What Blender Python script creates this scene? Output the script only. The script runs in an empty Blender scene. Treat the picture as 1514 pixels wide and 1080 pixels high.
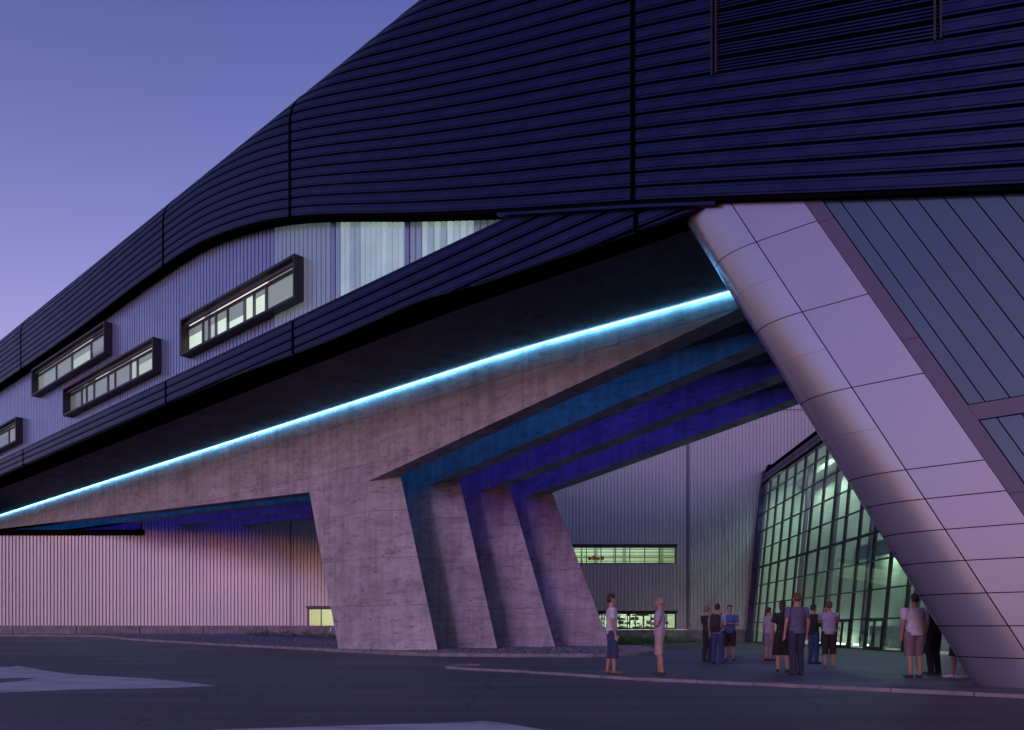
import bpy, bmesh, math, random
import numpy as np
from mathutils import Vector, Matrix
random.seed(7)
sc = bpy.context.scene
COL = sc.collection
R = math.radians

# ------------------------------------------------------------------ camera
F = 1177.0                      # focal length in photo pixels (28 mm on 36 mm)
CX, HY = 757.0, 930.0           # principal column, horizon row of the photograph
EYE = 1.0
cam_d = bpy.data.cameras.new('camera')
cam = bpy.data.objects.new('camera', cam_d)
COL.objects.link(cam)
cam.location = (0, 0, EYE)
cam.rotation_euler = (R(90), 0, 0)
cam_d.sensor_width = 36.0
cam_d.lens = 36.0 * F / 1514.0
cam_d.shift_y = (HY - 540.0) / 1514.0
cam_d.clip_end = 3000
sc.camera = cam

# ------------------------------------------------------------------ dusk sky, low afterglow behind the camera
SUN_EL, SUN_AZ = R(12.0), R(180 + 20)            # azimuth clockwise from +Y
world = bpy.data.worlds.new('World')
sc.world = world
world.use_nodes = True
wn, wl = world.node_tree.nodes, world.node_tree.links
wn.clear()
wo = wn.new('ShaderNodeOutputWorld')
bg = wn.new('ShaderNodeBackground')
sky = wn.new('ShaderNodeTexSky')
sky.sky_type = 'NISHITA'
sky.sun_disc = False
sky.sun_elevation = R(2.0)
sky.sun_rotation = SUN_AZ
sky.air_density = 1.2
sky.dust_density = 0.4
sky.ozone_density = 3.0
tint = wn.new('ShaderNodeMix'); tint.data_type = 'RGBA'; tint.blend_type = 'MULTIPLY'
tint.inputs[0].default_value = 1.0
# twilight violet: a little rosier towards the horizon, the same all round
wtc = wn.new('ShaderNodeTexCoord'); wsp = wn.new('ShaderNodeSeparateXYZ'); wrp = wn.new('ShaderNodeValToRGB')
wl.new(wtc.outputs['Generated'], wsp.inputs[0]); wl.new(wsp.outputs[2], wrp.inputs[0])
wrp.color_ramp.elements[0].position = 0.0; wrp.color_ramp.elements[0].color = (.85, .84, 1.75, 1)
wrp.color_ramp.elements[1].position = 0.62; wrp.color_ramp.elements[1].color = (1.12, .62, 1.0, 1)
e2_ = wrp.color_ramp.elements.new(1.0); e2_.color = (1.35, .56, .90, 1)
e_ = wrp.color_ramp.elements.new(.3); e_.color = (2.32, 1.08, 1.45, 1)
wl.new(wrp.outputs[0], tint.inputs[7])
wl.new(sky.outputs[0], tint.inputs[6])
wl.new(tint.outputs[2], bg.inputs[0])
bg.inputs[1].default_value = 0.15
wl.new(bg.outputs[0], wo.inputs[0])

sun_d = bpy.data.lights.new('sun', 'SUN')
sun_d.energy = 0.115
sun_d.angle = R(12)
sun_d.color = (.88, 0.58, 1.0)
sun = bpy.data.objects.new('sun', sun_d)
COL.objects.link(sun)
to_sun = Vector((math.sin(SUN_AZ) * math.cos(SUN_EL), math.cos(SUN_AZ) * math.cos(SUN_EL), math.sin(SUN_EL)))
sun.rotation_euler = to_sun.to_track_quat('Z', 'Y').to_euler()
sun.location = (0, -30, 30)

sc.view_settings.view_transform = 'Standard'
sc.view_settings.look = 'None'
sc.view_settings.gamma = 1.0
sc.view_settings.exposure = 1.7
sc.cycles.use_denoising = True
sc.cycles.max_bounces = 6
sc.cycles.transparent_max_bounces = 12
sc.cycles.caustics_reflective = False
sc.cycles.caustics_refractive = False
sc.cycles.sample_clamp_indirect = 4.0

# ------------------------------------------------------------------ helpers
def obj(name, me, mat=None, parent=None):
    o = bpy.data.objects.new(name, me)
    COL.objects.link(o)
    if mat is not None and me is not None and not me.materials:
        me.materials.append(mat)
    if parent is not None:
        o.parent = parent
    return o

def mesh(name, verts, faces, smooth=False):
    me = bpy.data.meshes.new(name)
    me.from_pydata([tuple(v) for v in verts], [], faces)
    me.update()
    if smooth:
        for p in me.polygons: p.use_smooth = True
    return me

def from_bm(name, bm, smooth=False):
    me = bpy.data.meshes.new(name)
    bm.to_mesh(me); bm.free()
    if smooth:
        for p in me.polygons: p.use_smooth = True
    return me

def empty(name, loc=(0, 0, 0)):
    o = bpy.data.objects.new(name, None)
    o.empty_display_size = 0.3
    COL.objects.link(o)
    o.location = loc
    return o

def tag(o, label=None, cat=None, group=None, kind=None):
    if label: o['label'] = label
    if cat: o['category'] = cat
    if group: o['group'] = group
    if kind: o['kind'] = kind
    return o

HEXF = [(0, 3, 2, 1), (4, 5, 6, 7), (0, 1, 5, 4), (1, 2, 6, 5), (2, 3, 7, 6), (3, 0, 4, 7)]
def hexa(pts, name='box'):
    return mesh(name, pts, HEXF)

def box_pts(x0, x1, y0, y1, z0, z1):
    return [Vector(p) for p in ((x0, y0, z0), (x1, y0, z0), (x1, y1, z0), (x0, y1, z0),
                                (x0, y0, z1), (x1, y0, z1), (x1, y1, z1), (x0, y1, z1))]

class MB:
    def __init__(self): self.v, self.f = [], []
    def add(self, pts, faces):
        b = len(self.v); self.v += [tuple(p) for p in pts]
        self.f += [tuple(b + i for i in fc) for fc in faces]
    def hex(self, pts): self.add(pts, HEXF)
    def box(self, *a): self.hex(box_pts(*a))
    def grid(self, rows, flip=False):
        b = len(self.v); n = len(rows[0])
        for r in rows: self.v += [tuple(p) for p in r]
        for i in range(len(rows) - 1):
            for j in range(n - 1):
                q = (b + i * n + j, b + i * n + j + 1, b + (i + 1) * n + j + 1, b + (i + 1) * n + j)
                self.f.append(q[::-1] if flip else q)
    def build(self, name, mat, parent=None, smooth=False):
        return obj(name, mesh(name, self.v, self.f, smooth), mat, parent)

def smoothstep(t):
    t = min(1.0, max(0.0, t)); return t * t * (3 - 2 * t)

# pixel -> ground point
def ground_px(x, y, z=0.0):
    Z = F * (EYE - z) / (y - HY)
    return Vector(((x - CX) / F * Z, Z, z))

# ------------------------------------------------------------------ materials
def new_mat(name):
    m = bpy.data.materials.new(name); m.use_nodes = True
    nt = m.node_tree
    return m, nt.nodes, nt.links, nt.nodes['Principled BSDF']

def simple(name, col, rough=0.5, metal=0.0, noise=0.0, nscale=4.0, bump=0.0, bscale=60.0, rvar=0.0, stretch=(1, 1, 1), spec=None):
    m, n, l, p = new_mat(name)
    p.inputs['Base Color'].default_value = (*col, 1)
    p.inputs['Roughness'].default_value = rough
    p.inputs['Metallic'].default_value = metal
    if spec is not None: p.inputs['Specular IOR Level'].default_value = spec
    tc = n.new('ShaderNodeTexCoord')
    mp = n.new('ShaderNodeMapping'); mp.inputs['Scale'].default_value = stretch
    l.new(tc.outputs['Object'], mp.inputs[0])
    if noise or rvar:
        t = n.new('ShaderNodeTexNoise'); t.inputs['Scale'].default_value = nscale; t.inputs['Detail'].default_value = 6
        l.new(mp.outputs[0], t.inputs['Vector'])
        if noise:
            mr = n.new('ShaderNodeMapRange'); mr.inputs[1].default_value = 0.25; mr.inputs[2].default_value = 0.75
            mr.inputs[3].default_value = 1 - noise; mr.inputs[4].default_value = 1 + noise
            l.new(t.outputs[0], mr.inputs[0])
            mx = n.new('ShaderNodeMix'); mx.data_type = 'RGBA'; mx.blend_type = 'MULTIPLY'; mx.inputs[0].default_value = 1
            mx.inputs[6].default_value = (*col, 1)
            l.new(mr.outputs[0], mx.inputs[7]); l.new(mx.outputs[2], p.inputs['Base Color'])
        if rvar:
            mr = n.new('ShaderNodeMapRange'); mr.inputs[1].default_value = 0.3; mr.inputs[2].default_value = 0.7
            mr.inputs[3].default_value = rough - rvar; mr.inputs[4].default_value = rough + rvar
            l.new(t.outputs[0], mr.inputs[0]); l.new(mr.outputs[0], p.inputs['Roughness'])
    if bump:
        t2 = n.new('ShaderNodeTexNoise'); t2.inputs['Scale'].default_value = bscale; t2.inputs['Detail'].default_value = 4
        l.new(mp.outputs[0], t2.inputs['Vector'])
        b = n.new('ShaderNodeBump'); b.inputs['Strength'].default_value = bump; b.inputs['Distance'].default_value = 0.02
        l.new(t2.outputs[0], b.inputs['Height']); l.new(b.outputs[0], p.inputs['Normal'])
    return m

def emit(name, col, strength):
    m, n, l, p = new_mat(name)
    p.inputs['Base Color'].default_value = (0.6, 0.6, 0.6, 1)
    p.inputs['Emission Color'].default_value = (*col, 1)
    p.inputs['Emission Strength'].default_value = strength
    return m

def concrete(name, col=(.45, .455, .50)):
    m, n, l, p = new_mat(name)
    p.inputs['Roughness'].default_value = 0.82
    tc = n.new('ShaderNodeTexCoord')
    # broad mottling
    t1 = n.new('ShaderNodeTexNoise'); t1.inputs['Scale'].default_value = 0.55; t1.inputs['Detail'].default_value = 8; t1.inputs['Roughness'].default_value = 0.62
    l.new(tc.outputs['Object'], t1.inputs['Vector'])
    # stains pulled out sideways (pour layers)
    mp = n.new('ShaderNodeMapping'); mp.inputs['Scale'].default_value = (0.35, 0.35, 2.6)
    l.new(tc.outputs['Object'], mp.inputs[0])
    t2 = n.new('ShaderNodeTexNoise'); t2.inputs['Scale'].default_value = 1.0; t2.inputs['Detail'].default_value = 9; t2.inputs['Roughness'].default_value = 0.7
    l.new(mp.outputs[0], t2.inputs['Vector'])
    # run-down streaks
    mp3 = n.new('ShaderNodeMapping'); mp3.inputs['Scale'].default_value = (3.2, 3.2, 0.22)
    l.new(tc.outputs['Object'], mp3.inputs[0])
    t3 = n.new('ShaderNodeTexNoise'); t3.inputs['Scale'].default_value = 1.0; t3.inputs['Detail'].default_value = 5
    l.new(mp3.outputs[0], t3.inputs['Vector'])
    fine = n.new('ShaderNodeTexNoise'); fine.inputs['Scale'].default_value = 22; fine.inputs['Detail'].default_value = 4
    l.new(tc.outputs['Object'], fine.inputs['Vector'])
    def rng(src, a, b, lo, hi):
        r = n.new('ShaderNodeMapRange'); r.inputs[1].default_value = a; r.inputs[2].default_value = b
        r.inputs[3].default_value = lo; r.inputs[4].default_value = hi
        l.new(src, r.inputs[0]); return r.outputs[0]
    def mul(a, b):
        x = n.new('ShaderNodeMath'); x.operation = 'MULTIPLY'; l.new(a, x.inputs[0]); l.new(b, x.inputs[1]); return x.outputs[0]
    k = mul(rng(t1.outputs[0], .3, .7, .72, 1.18), rng(t2.outputs[0], .36, .6, .86, 1.05))
    k = mul(k, rng(t3.outputs[0], .35, .6, .82, 1.05))
    k = mul(k, rng(fine.outputs[0], .3, .7, .86, 1.12))
    blot = n.new('ShaderNodeTexNoise'); blot.inputs['Scale'].default_value = 2.3; blot.inputs['Detail'].default_value = 10; blot.inputs['Roughness'].default_value = .68
    mpb = n.new('ShaderNodeMapping'); mpb.inputs['Scale'].default_value = (.7, .7, 1.5); l.new(tc.outputs['Object'], mpb.inputs[0]); l.new(mpb.outputs[0], blot.inputs['Vector'])
    k = mul(k, rng(blot.outputs[0], .38, .55, .84, 1.03))
    # thin wandering pour lines, broken up
    mpl = n.new('ShaderNodeMapping'); mpl.inputs['Scale'].default_value = (.16, .16, 1.3); l.new(tc.outputs['Object'], mpl.inputs[0])
    ln_ = n.new('ShaderNodeTexNoise'); ln_.inputs['Scale'].default_value = 1.0; ln_.inputs['Detail'].default_value = 7; ln_.inputs['Roughness'].default_value = .6; l.new(mpl.outputs[0], ln_.inputs['Vector'])
    pp = n.new('ShaderNodeMath'); pp.operation = 'PINGPONG'; pp.inputs[1].default_value = .06; l.new(ln_.outputs[0], pp.inputs[0])
    thin = rng(pp.outputs[0], .0, .006, 0.0, 1.0)
    brk = rng(blot.outputs[0], .42, .52, .45, 1.0)
    mxl = n.new('ShaderNodeMath'); mxl.operation = 'MAXIMUM'; l.new(thin, mxl.inputs[0]); l.new(brk, mxl.inputs[1])
    k = mul(k, mxl.outputs[0])
    # day joints: dark wandering lines about every two metres of height
    sep = n.new('ShaderNodeSeparateXYZ'); l.new(tc.outputs['Object'], sep.inputs[0])
    wob = n.new('ShaderNodeMath'); wob.operation = 'MULTIPLY_ADD'; wob.inputs[1].default_value = 0.10
    l.new(t1.outputs[0], wob.inputs[0]); l.new(sep.outputs[2], wob.inputs[2])
    md = n.new('ShaderNodeMath'); md.operation = 'PINGPONG'; md.inputs[1].default_value = 1.02; l.new(wob.outputs[0], md.inputs[0])
    k = mul(k, rng(md.outputs[0], 0.0, 0.035, .66, 1.0))
    # blow holes
    vo = n.new('ShaderNodeTexVoronoi'); vo.inputs['Scale'].default_value = 1.5; l.new(tc.outputs['Object'], vo.inputs['Vector'])
    k = mul(k, rng(vo.outputs['Distance'], .05, .085, .42, 1.0))
    mx = n.new('ShaderNodeMix'); mx.data_type = 'RGBA'; mx.blend_type = 'MULTIPLY'; mx.inputs[0].default_value = 1
    mx.inputs[6].default_value = (*col, 1); l.new(k, mx.inputs[7]); l.new(mx.outputs[2], p.inputs['Base Color'])
    b = n.new('ShaderNodeBump'); b.inputs['Strength'].default_value = .35; b.inputs['Distance'].default_value = .03
    l.new(k, b.inputs['Height']); l.new(b.outputs[0], p.inputs['Normal'])
    return m

def glass(name, tintc=(0.85, 0.95, 0.9), refl=1.0, rough=0.02):
    m = bpy.data.materials.new(name); m.use_nodes = True
    n, l = m.node_tree.nodes, m.node_tree.links
    n.clear()
    out = n.new('ShaderNodeOutputMaterial')
    tr = n.new('ShaderNodeBsdfTransparent'); tr.inputs[0].default_value = (*tintc, 1)
    gl = n.new('ShaderNodeBsdfGlossy'); gl.inputs['Roughness'].default_value = rough; gl.inputs[0].default_value = (.9, .9, .95, 1)
    fr = n.new('ShaderNodeFresnel'); fr.inputs[0].default_value = 1.5
    k = n.new('ShaderNodeMath'); k.operation = 'MULTIPLY'; k.inputs[1].default_value = refl; k.use_clamp = True
    ge = n.new('ShaderNodeNewGeometry'); iv = n.new('ShaderNodeMath'); iv.operation = 'SUBTRACT'; iv.inputs[0].default_value = 1
    l.new(ge.outputs['Backfacing'], iv.inputs[1])
    k2 = n.new('ShaderNodeMath'); k2.operation = 'MULTIPLY'; l.new(fr.outputs[0], k2.inputs[0]); l.new(iv.outputs[0], k2.inputs[1])
    l.new(k2.outputs[0], k.inputs[0])
    mx = n.new('ShaderNodeMixShader')
    l.new(k.outputs[0], mx.inputs[0]); l.new(tr.outputs[0], mx.inputs[1]); l.new(gl.outputs[0], mx.inputs[2])
    l.new(mx.outputs[0], out.inputs[0])
    return m

M = {}
M['clad'] = simple('dark_cladding', (.028, .031, .088), .36, .92, noise=.18, nscale=1.3, rvar=.06, stretch=(1, 1, 3))
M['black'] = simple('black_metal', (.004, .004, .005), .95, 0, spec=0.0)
M['frame'] = simple('window_frame_metal', (.03, .03, .04), .4, .4, noise=.15)
M['conc'] = concrete('fair_faced_concrete')
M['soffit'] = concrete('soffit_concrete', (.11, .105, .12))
M['plinth'] = concrete('plinth_concrete', (.24, .24, .27))
M['leg'] = simple('satin_aluminium', (.42, .43, .54), .33, .62, noise=.05, nscale=.8, rvar=.04)
M['nose'] = simple('satin_aluminium_nose', (.45, .455, .55), .25, .70, noise=.05, nscale=.8, rvar=.03)
M['trim'] = simple('mauve_trim_metal', (.13, .12, .185), .42, .5, noise=.08)
M['blueglass'] = simple('tinted_glass_panel', (.042, .100, .175), .16, 0.0, noise=.12, nscale=.7, spec=.9)
M['hall'] = simple('ribbed_steel_sheet', (.47, .50, .55), .42, .28, noise=.10, nscale=.35, rvar=.05)
M['plank'] = simple('channel_glass', (.31, .43, .66), .26, .45, noise=.10, nscale=.9, spec=.8)
def worn_paint():
    m, n, l, p = new_mat('road_paint')
    p.inputs['Roughness'].default_value = .7
    tc = n.new('ShaderNodeTexCoord')
    a = n.new('ShaderNodeTexNoise'); a.inputs['Scale'].default_value = 1.6; a.inputs['Detail'].default_value = 10; a.inputs['Roughness'].default_value = .75
    mp = n.new('ShaderNodeMapping'); mp.inputs['Rotation'].default_value = (0, 0, R(-18)); mp.inputs['Scale'].default_value = (.5, 3.0, 1)
    l.new(tc.outputs['Object'], mp.inputs[0]); l.new(mp.outputs[0], a.inputs['Vector'])
    r = n.new('ShaderNodeValToRGB'); l.new(a.outputs[0], r.inputs[0])
    e = r.color_ramp.elements; e[0].position = .38; e[0].color = (.13, .12, .13, 1); e[1].position = .47; e[1].color = (.50, .49, .50, 1)
    q = r.color_ramp.elements.new(.62); q.color = (.64, .63, .63, 1)
    l.new(r.outputs[0], p.inputs['Base Color'])
    return m
M['paint'] = worn_paint()
M['kerb'] = simple('kerb_stone', (.25, .235, .24), .85, 0, noise=.4, nscale=2.2, bump=.4)
M['white'] = simple('white_plaster', (.75, .78, .72), .7)
M['floor'] = simple('pale_floor', (.35, .36, .33), .5)
M['glass'] = glass('clear_glass')
M['hallglass'] = glass('green_tinted_glass', (.80, .92, .85), 1.0)

def plank_lit(name, s):  # emission in the glass stands in for room light behind it
    m, n, l, p = new_mat(name)
    p.inputs['Base Color'].default_value = (.32, .44, .62, 1)
    p.inputs['Metallic'].default_value = .45
    p.inputs['Roughness'].default_value = .26
    p.inputs['Emission Color'].default_value = (.62, .85, .78, 1)
    tc = n.new('ShaderNodeTexCoord')
    t = n.new('ShaderNodeTexNoise'); t.inputs['Scale'].default_value = .8; t.inputs['Detail'].default_value = 3
    l.new(tc.outputs['Object'], t.inputs['Vector'])
    r = n.new('ShaderNodeMapRange'); r.inputs[1].default_value = .35; r.inputs[2].default_value = .65
    r.inputs[3].default_value = s * .72; r.inputs[4].default_value = s
    l.new(t.outputs[0], r.inputs[0]); l.new(r.outputs[0], p.inputs['Emission Strength'])
    return m
M['plank_lit'] = plank_lit('backlit_channel_glass', .12)
M['plank_b'] = plank_lit('softly_backlit_channel_glass', .07)
M['plank_c'] = plank_lit('brightly_backlit_channel_glass', .15)
M['plank_dim'] = plank_lit('dimly_backlit_channel_glass', .025)

def asphalt():
    m, n, l, p = new_mat('asphalt')
    tc = n.new('ShaderNodeTexCoord')
    a = n.new('ShaderNodeTexNoise'); a.inputs['Scale'].default_value = 16; a.inputs['Detail'].default_value = 9; a.inputs['Roughness'].default_value = .85
    b = n.new('ShaderNodeTexNoise'); b.inputs['Scale'].default_value = .16; b.inputs['Detail'].default_value = 7; b.inputs['Roughness'].default_value = .6
    mp = n.new('ShaderNodeMapping'); mp.inputs['Rotation'].default_value = (0, 0, R(-18)); mp.inputs['Scale'].default_value = (.12, 1.3, 1)
    c = n.new('ShaderNodeTexNoise'); c.inputs['Scale'].default_value = .8; c.inputs['Detail'].default_value = 4
    l.new(tc.outputs['Object'], a.inputs['Vector']); l.new(tc.outputs['Object'], b.inputs['Vector'])
    l.new(tc.outputs['Object'], mp.inputs[0]); l.new(mp.outputs[0], c.inputs['Vector'])
    def rng(src, x, y, lo, hi):
        r = n.new('ShaderNodeMapRange'); r.inputs[1].default_value = x; r.inputs[2].default_value = y
        r.inputs[3].default_value = lo; r.inputs[4].default_value = hi; l.new(src, r.inputs[0]); return r.outputs[0]
    def mul(u, v):
        x = n.new('ShaderNodeMath'); x.operation = 'MULTIPLY'; l.new(u, x.inputs[0]); l.new(v, x.inputs[1]); return x.outputs[0]
    k = mul(mul(rng(a.outputs[0], .38, .62, .45, 1.6), rng(b.outputs[0], .35, .65, .70, 1.3)), rng(c.outputs[0], .38, .62, .72, 1.25))
    mx = n.new('ShaderNodeMix'); mx.data_type = 'RGBA'; mx.blend_type = 'MULTIPLY'; mx.inputs[0].default_value = 1
    # patched and sealed cracks
    vc = n.new('ShaderNodeTexVoronoi'); vc.feature = 'DISTANCE_TO_EDGE'; vc.inputs['Scale'].default_value = .17
    wv = n.new('ShaderNodeMix'); wv.data_type = 'RGBA'; wv.blend_type = 'ADD'; wv.inputs[0].default_value = .9
    l.new(tc.outputs['Object'], wv.inputs[6]); l.new(b.outputs[1], wv.inputs[7]); l.new(wv.outputs[2], vc.inputs['Vector'])
    k = mul(k, rng(vc.outputs['Distance'], .002, .006, .55, 1.0))
    mx.inputs[6].default_value = (.088, .066, .082, 1); l.new(k, mx.inputs[7]); l.new(mx.outputs[2], p.inputs['Base Color'])
    p.inputs['Roughness'].default_value = .58
    bp = n.new('ShaderNodeBump'); bp.inputs['Strength'].default_value = .5; bp.inputs['Distance'].default_value = .008
    l.new(a.outputs[0], bp.inputs['Height']); l.new(bp.outputs[0], p.inputs['Normal'])
    return m
M['asphalt'] = asphalt()
M['gravel'] = simple('gravel', (.16, .16, .17), .9, 0, noise=.5, nscale=9, bump=1.0, bscale=14)
M['pebble'] = simple('pebble', (.20, .20, .21), .85, 0, noise=.35, nscale=2.0)
M['leaf'] = simple('ground_cover_leaf', (.07, .19, .045), .6, 0, noise=.4, nscale=3)
M['led_cyan'] = emit('cyan_led', (.16, .56, 1.0), 10.0)
M['led_teal'] = emit('teal_blue_led', (.03, .27, 1.0), 4.0)
M['led_blue'] = emit('deep_blue_led', (.08, .05, 1.0), 4.8)
M['lamp'] = emit('ceiling_lamp', (.97, 1.0, .80), 2.2)
M['hall_fill'] = emit('hall_fill_light', (.86, 1.0, .84), 5.0)  # glow of the added floor lights, shared by the gallery lamps
M['lampg'] = emit('hall_ceiling_lamp', (.88, 1.0, .88), 24.0)

# ------------------------------------------------------------------ bridge coordinates: s along the bridge, n inwards, h above the eye
D = 1.089
K = math.sqrt(1 + D * D)
CF = 23.15                                        # cladding plane X + D*Z = CF
U = Vector((D, -1, 0)) / K
N = Vector((1, D, 0)) / K
def PC(s, C, h):
    return Vector(((C + D * K * s) / (1 + D * D), (D * C - K * s) / (1 + D * D), h + EYE))
def L(s, n, h): return PC(s, CF + n * K, h)
def s_px(x, C=CF):
    Z = C * F / (x - CX + F * D); X = (x - CX) / F * Z
    return (D * X - Z) / K
def h_px(x, y, C=CF):
    return (HY - y) * C / (x - CX + F * D)

def curve(pts):
    xs = np.array([p[0] for p in pts]); ys = np.array([p[1] for p in pts])
    m = np.zeros(len(xs)); dl = np.diff(ys) / np.diff(xs)
    m[0], m[-1] = dl[0], dl[-1]
    for i in range(1, len(xs) - 1):
        m[i] = 0 if dl[i - 1] * dl[i] < 0 else (dl[i - 1] + dl[i]) / 2
    def f(s):
        i = int(np.clip(np.searchsorted(xs, s) - 1, 0, len(xs) - 2))
        h = xs[i + 1] - xs[i]; t = (s - xs[i]) / h
        if t < 0: return float(ys[0] + m[0] * (s - xs[0]))
        if t > 1: return float(ys[-1] + m[-1] * (s - xs[-1]))
        return float((2*t**3-3*t*t+1)*ys[i] + (t**3-2*t*t+t)*h*m[i] + (-2*t**3+3*t*t)*ys[i+1] + (t**3-t*t)*h*m[i+1])
    return f

S0, S1 = -96.0, 6.0
Bpx = [(240, 399), (297, 363), (347, 343), (396, 330), (450, 323), (500, 321), (600, 320), (740, 315), (940, 303), (1062, 298), (1300, 290), (1514, 281)]
B = curve([(S0 - 1, 15.85), (-60, 15.85), (-47, 15.85)] + [(s_px(x), h_px(x, y)) for x, y in Bpx])
LOWpx = [(492, 499), (604.6, 449.5), (710, 418), (829, 378), (937, 342), (1031, 309)]
LOW = curve([(S0 - 1, 10.0), (-45, 10.0), (-30, 9.98)] + [(s_px(x), h_px(x, y)) for x, y in LOWpx] + [(-3, 9.15), (7, 9.0)])
TOP = 11.0                                         # top of the lower fascia
S708, S1076 = s_px(708, 31.25), s_px(1076, 31.25)
def HS(s): return 10.0 - .36 * smoothstep((s - S708) / (S1076 - S708 + 4))
V0, RR = 18.0, 1.8
def VN(v):                                        # height along the cladding -> (h, n): rolls back at the top
    if v <= V0: return v, 0.0
    th = (v - V0) / RR
    return V0 + RR * math.sin(th), RR * (1 - math.cos(th))
VMAX = V0 + RR * math.pi / 2
BH = .335
PRO = -.12                                        # upper cladding stands proud of the fascia

bridge = empty('office_bridge', PC(-27, 31.25, -1))
bridge_inv = Matrix.Translation(-bridge.location)
tag(bridge, 'long dark clad office building raised on four concrete piers and a leaning leg', 'building')
def badd(name, me, mat, parent=None, local=True):
    """part of the bridge; mesh given in world coordinates"""
    me.transform(bridge_inv)
    return obj(name, me, mat, parent or bridge)

PROFILE = [(0, .11), (.066, .11), (.068, .0), (.108, .0), (.110, .016), (.120, .016), (.122, -.006), (.272, -.006),
           (.275, .014), (.284, .014), (.287, .0), (.332, .0), (.335, .11)]

def s_samples(a, b, step):
    k = max(2, int(math.ceil((b - a) / step)) + 1)
    return [a + (b - a) * i / (k - 1) for i in range(k)]

seam_px = [34, 245, 433, 940]
seams = [s_px(x) for x in seam_px] + [1.6]
LOUV = (s_px(1060), s_px(1390), 8, 17)             # louvred opening: s range, band range
edges = [S0] + seams + [S1]
def band_piece(j, a, b):
    rows = []
    for s in s_samples(a, b, .7 if a > -50 else 1.6):
        v = B(s) + j * BH
        if v + BH > VMAX: continue
        row = []
        for dv, n in PROFILE:
            h, nn = VN(v + dv)
            th = max(0, (v + dv - V0) / RR)
            row.append(L(s, PRO + nn + n * math.cos(th), h - n * math.sin(th)))
        rows.append(row)
    if len(rows) < 2: return
    mb = MB(); mb.grid(rows)
    badd('cladding_band', mesh('cladding_band', mb.v, mb.f), M['clad'])
for i in range(len(edges) - 1):
    a, b = edges[i] + .07, edges[i + 1] - .07
    for j in range(42):
        if B((a + b) / 2 if i < 3 else b) + j * BH > VMAX: continue
        if i == 4 and LOUV[2] <= j < LOUV[3]:
            band_piece(j, a, LOUV[0] - .05); band_piece(j, LOUV[1] + .05, b)
        else:
            band_piece(j, a, b)
# backing behind the bands
rows = []
for s in s_samples(S0, S1, 1.0):
    r = []
    for v in np.linspace(B(s), VMAX, 14):
        h, nn = VN(float(v)); r.append(L(s, PRO + nn + .14, h - (.07 if nn > .2 else 0)))
    rows.append(r)
mb = MB(); mb.grid(rows); badd('cladding_backing', mesh('m', mb.v, mb.f), M['black'])
# vertical seam covers
for s in seams:
    for lo, hi, off in ((None, None, PRO), ('low', None, 0.0)):
        if lo is None: vs = np.linspace(B(s) + .0, VMAX, 30)
        else:
            top = min(TOP, B(s) - .02)
            if top - LOW(s) < .1: continue
            vs = np.linspace(LOW(s), top, 4)
        for dx in (-.045, .045):
            mb = MB(); rows = []
            for v in vs:
                h, nn = VN(float(v))
                rows.append([L(s + dx - .017, off + nn + .11, h), L(s + dx - .017, off + nn - .02, h), L(s + dx + .017, off + nn - .02, h), L(s + dx + .017, off + nn + .11, h)])
            mb.grid(rows, True); badd('seam_rail', mesh('m', mb.v, mb.f), M['black'])
# louvred opening
a, b, j0, j1 = LOUV
mb = MB(); mb.grid([[L(s, .02, B(s) + j0 * BH), L(s, .02, B(s) + j1 * BH)] for s in s_samples(a, b, .8)])
lou = badd('louvred_opening', mesh('m', mb.v, mb.f), M['black'])
lou['label'] = 'dark louvred opening in the cladding'
def sub(name, me, mat, parent):
    me.transform(bridge_inv); return obj(name, me, mat, parent)
for j in range(j0, j1):
    for q in range(5):
        mb = MB(); rows = []
        for s in s_samples(a, b, .8):
            v = B(s) + j * BH + q * BH / 5
            rows.append([L(s, -.10, v), L(s, -.10, v + .034), L(s, -.03, v + .06), L(s, -.03, v + .03), L(s, -.10, v)])
        mb.grid(rows, True); sub('louvre_blade', mesh('m', mb.v, mb.f), M['clad'] if q else M['black'], lou)
for s in (a, b):
    mb = MB()
    for dx in (-.05, .05):
        mb.hex([L(s + dx - .02, PRO - .03, B(s) + j0 * BH), L(s + dx + .02, PRO - .03, B(s) + j0 * BH), L(s + dx + .02, .03, B(s) + j0 * BH), L(s + dx - .02, .03, B(s) + j0 * BH),
                L(s + dx - .02, PRO - .03, B(s) + j1 * BH), L(s + dx + .02, PRO - .03, B(s) + j1 * BH), L(s + dx + .02, .03, B(s) + j1 * BH), L(s + dx - .02, .03, B(s) + j1 * BH)])
    sub('jamb', mesh('m', mb.v, mb.f), M['frame'], lou)
# lower lip of the upper cladding and the edge trim
rows = []
for s in s_samples(S0, S1, .7):
    hb = B(s)
    rows.append([L(s, .42, hb - .05), L(s, -.02, hb - .05), L(s, PRO - .02, hb - .05), L(s, PRO - .02, hb + .02), L(s, PRO + .07, hb + .02)])
mb = MB(); mb.grid(rows, True); badd('edge_lip', mesh('m', mb.v, mb.f), M['black'])
rows = []
for s in s_samples(s_px(740), s_px(1062), .6):
    hb = B(s) - .055
    rows.append([L(s, .0, hb), L(s, PRO - .03, hb), L(s, PRO - .03, hb - .07), L(s, 0, hb - .07)])
mb = MB(); mb.grid(rows, False); badd('edge_trim', mesh('m', mb.v, mb.f), M['clad'])

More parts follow.
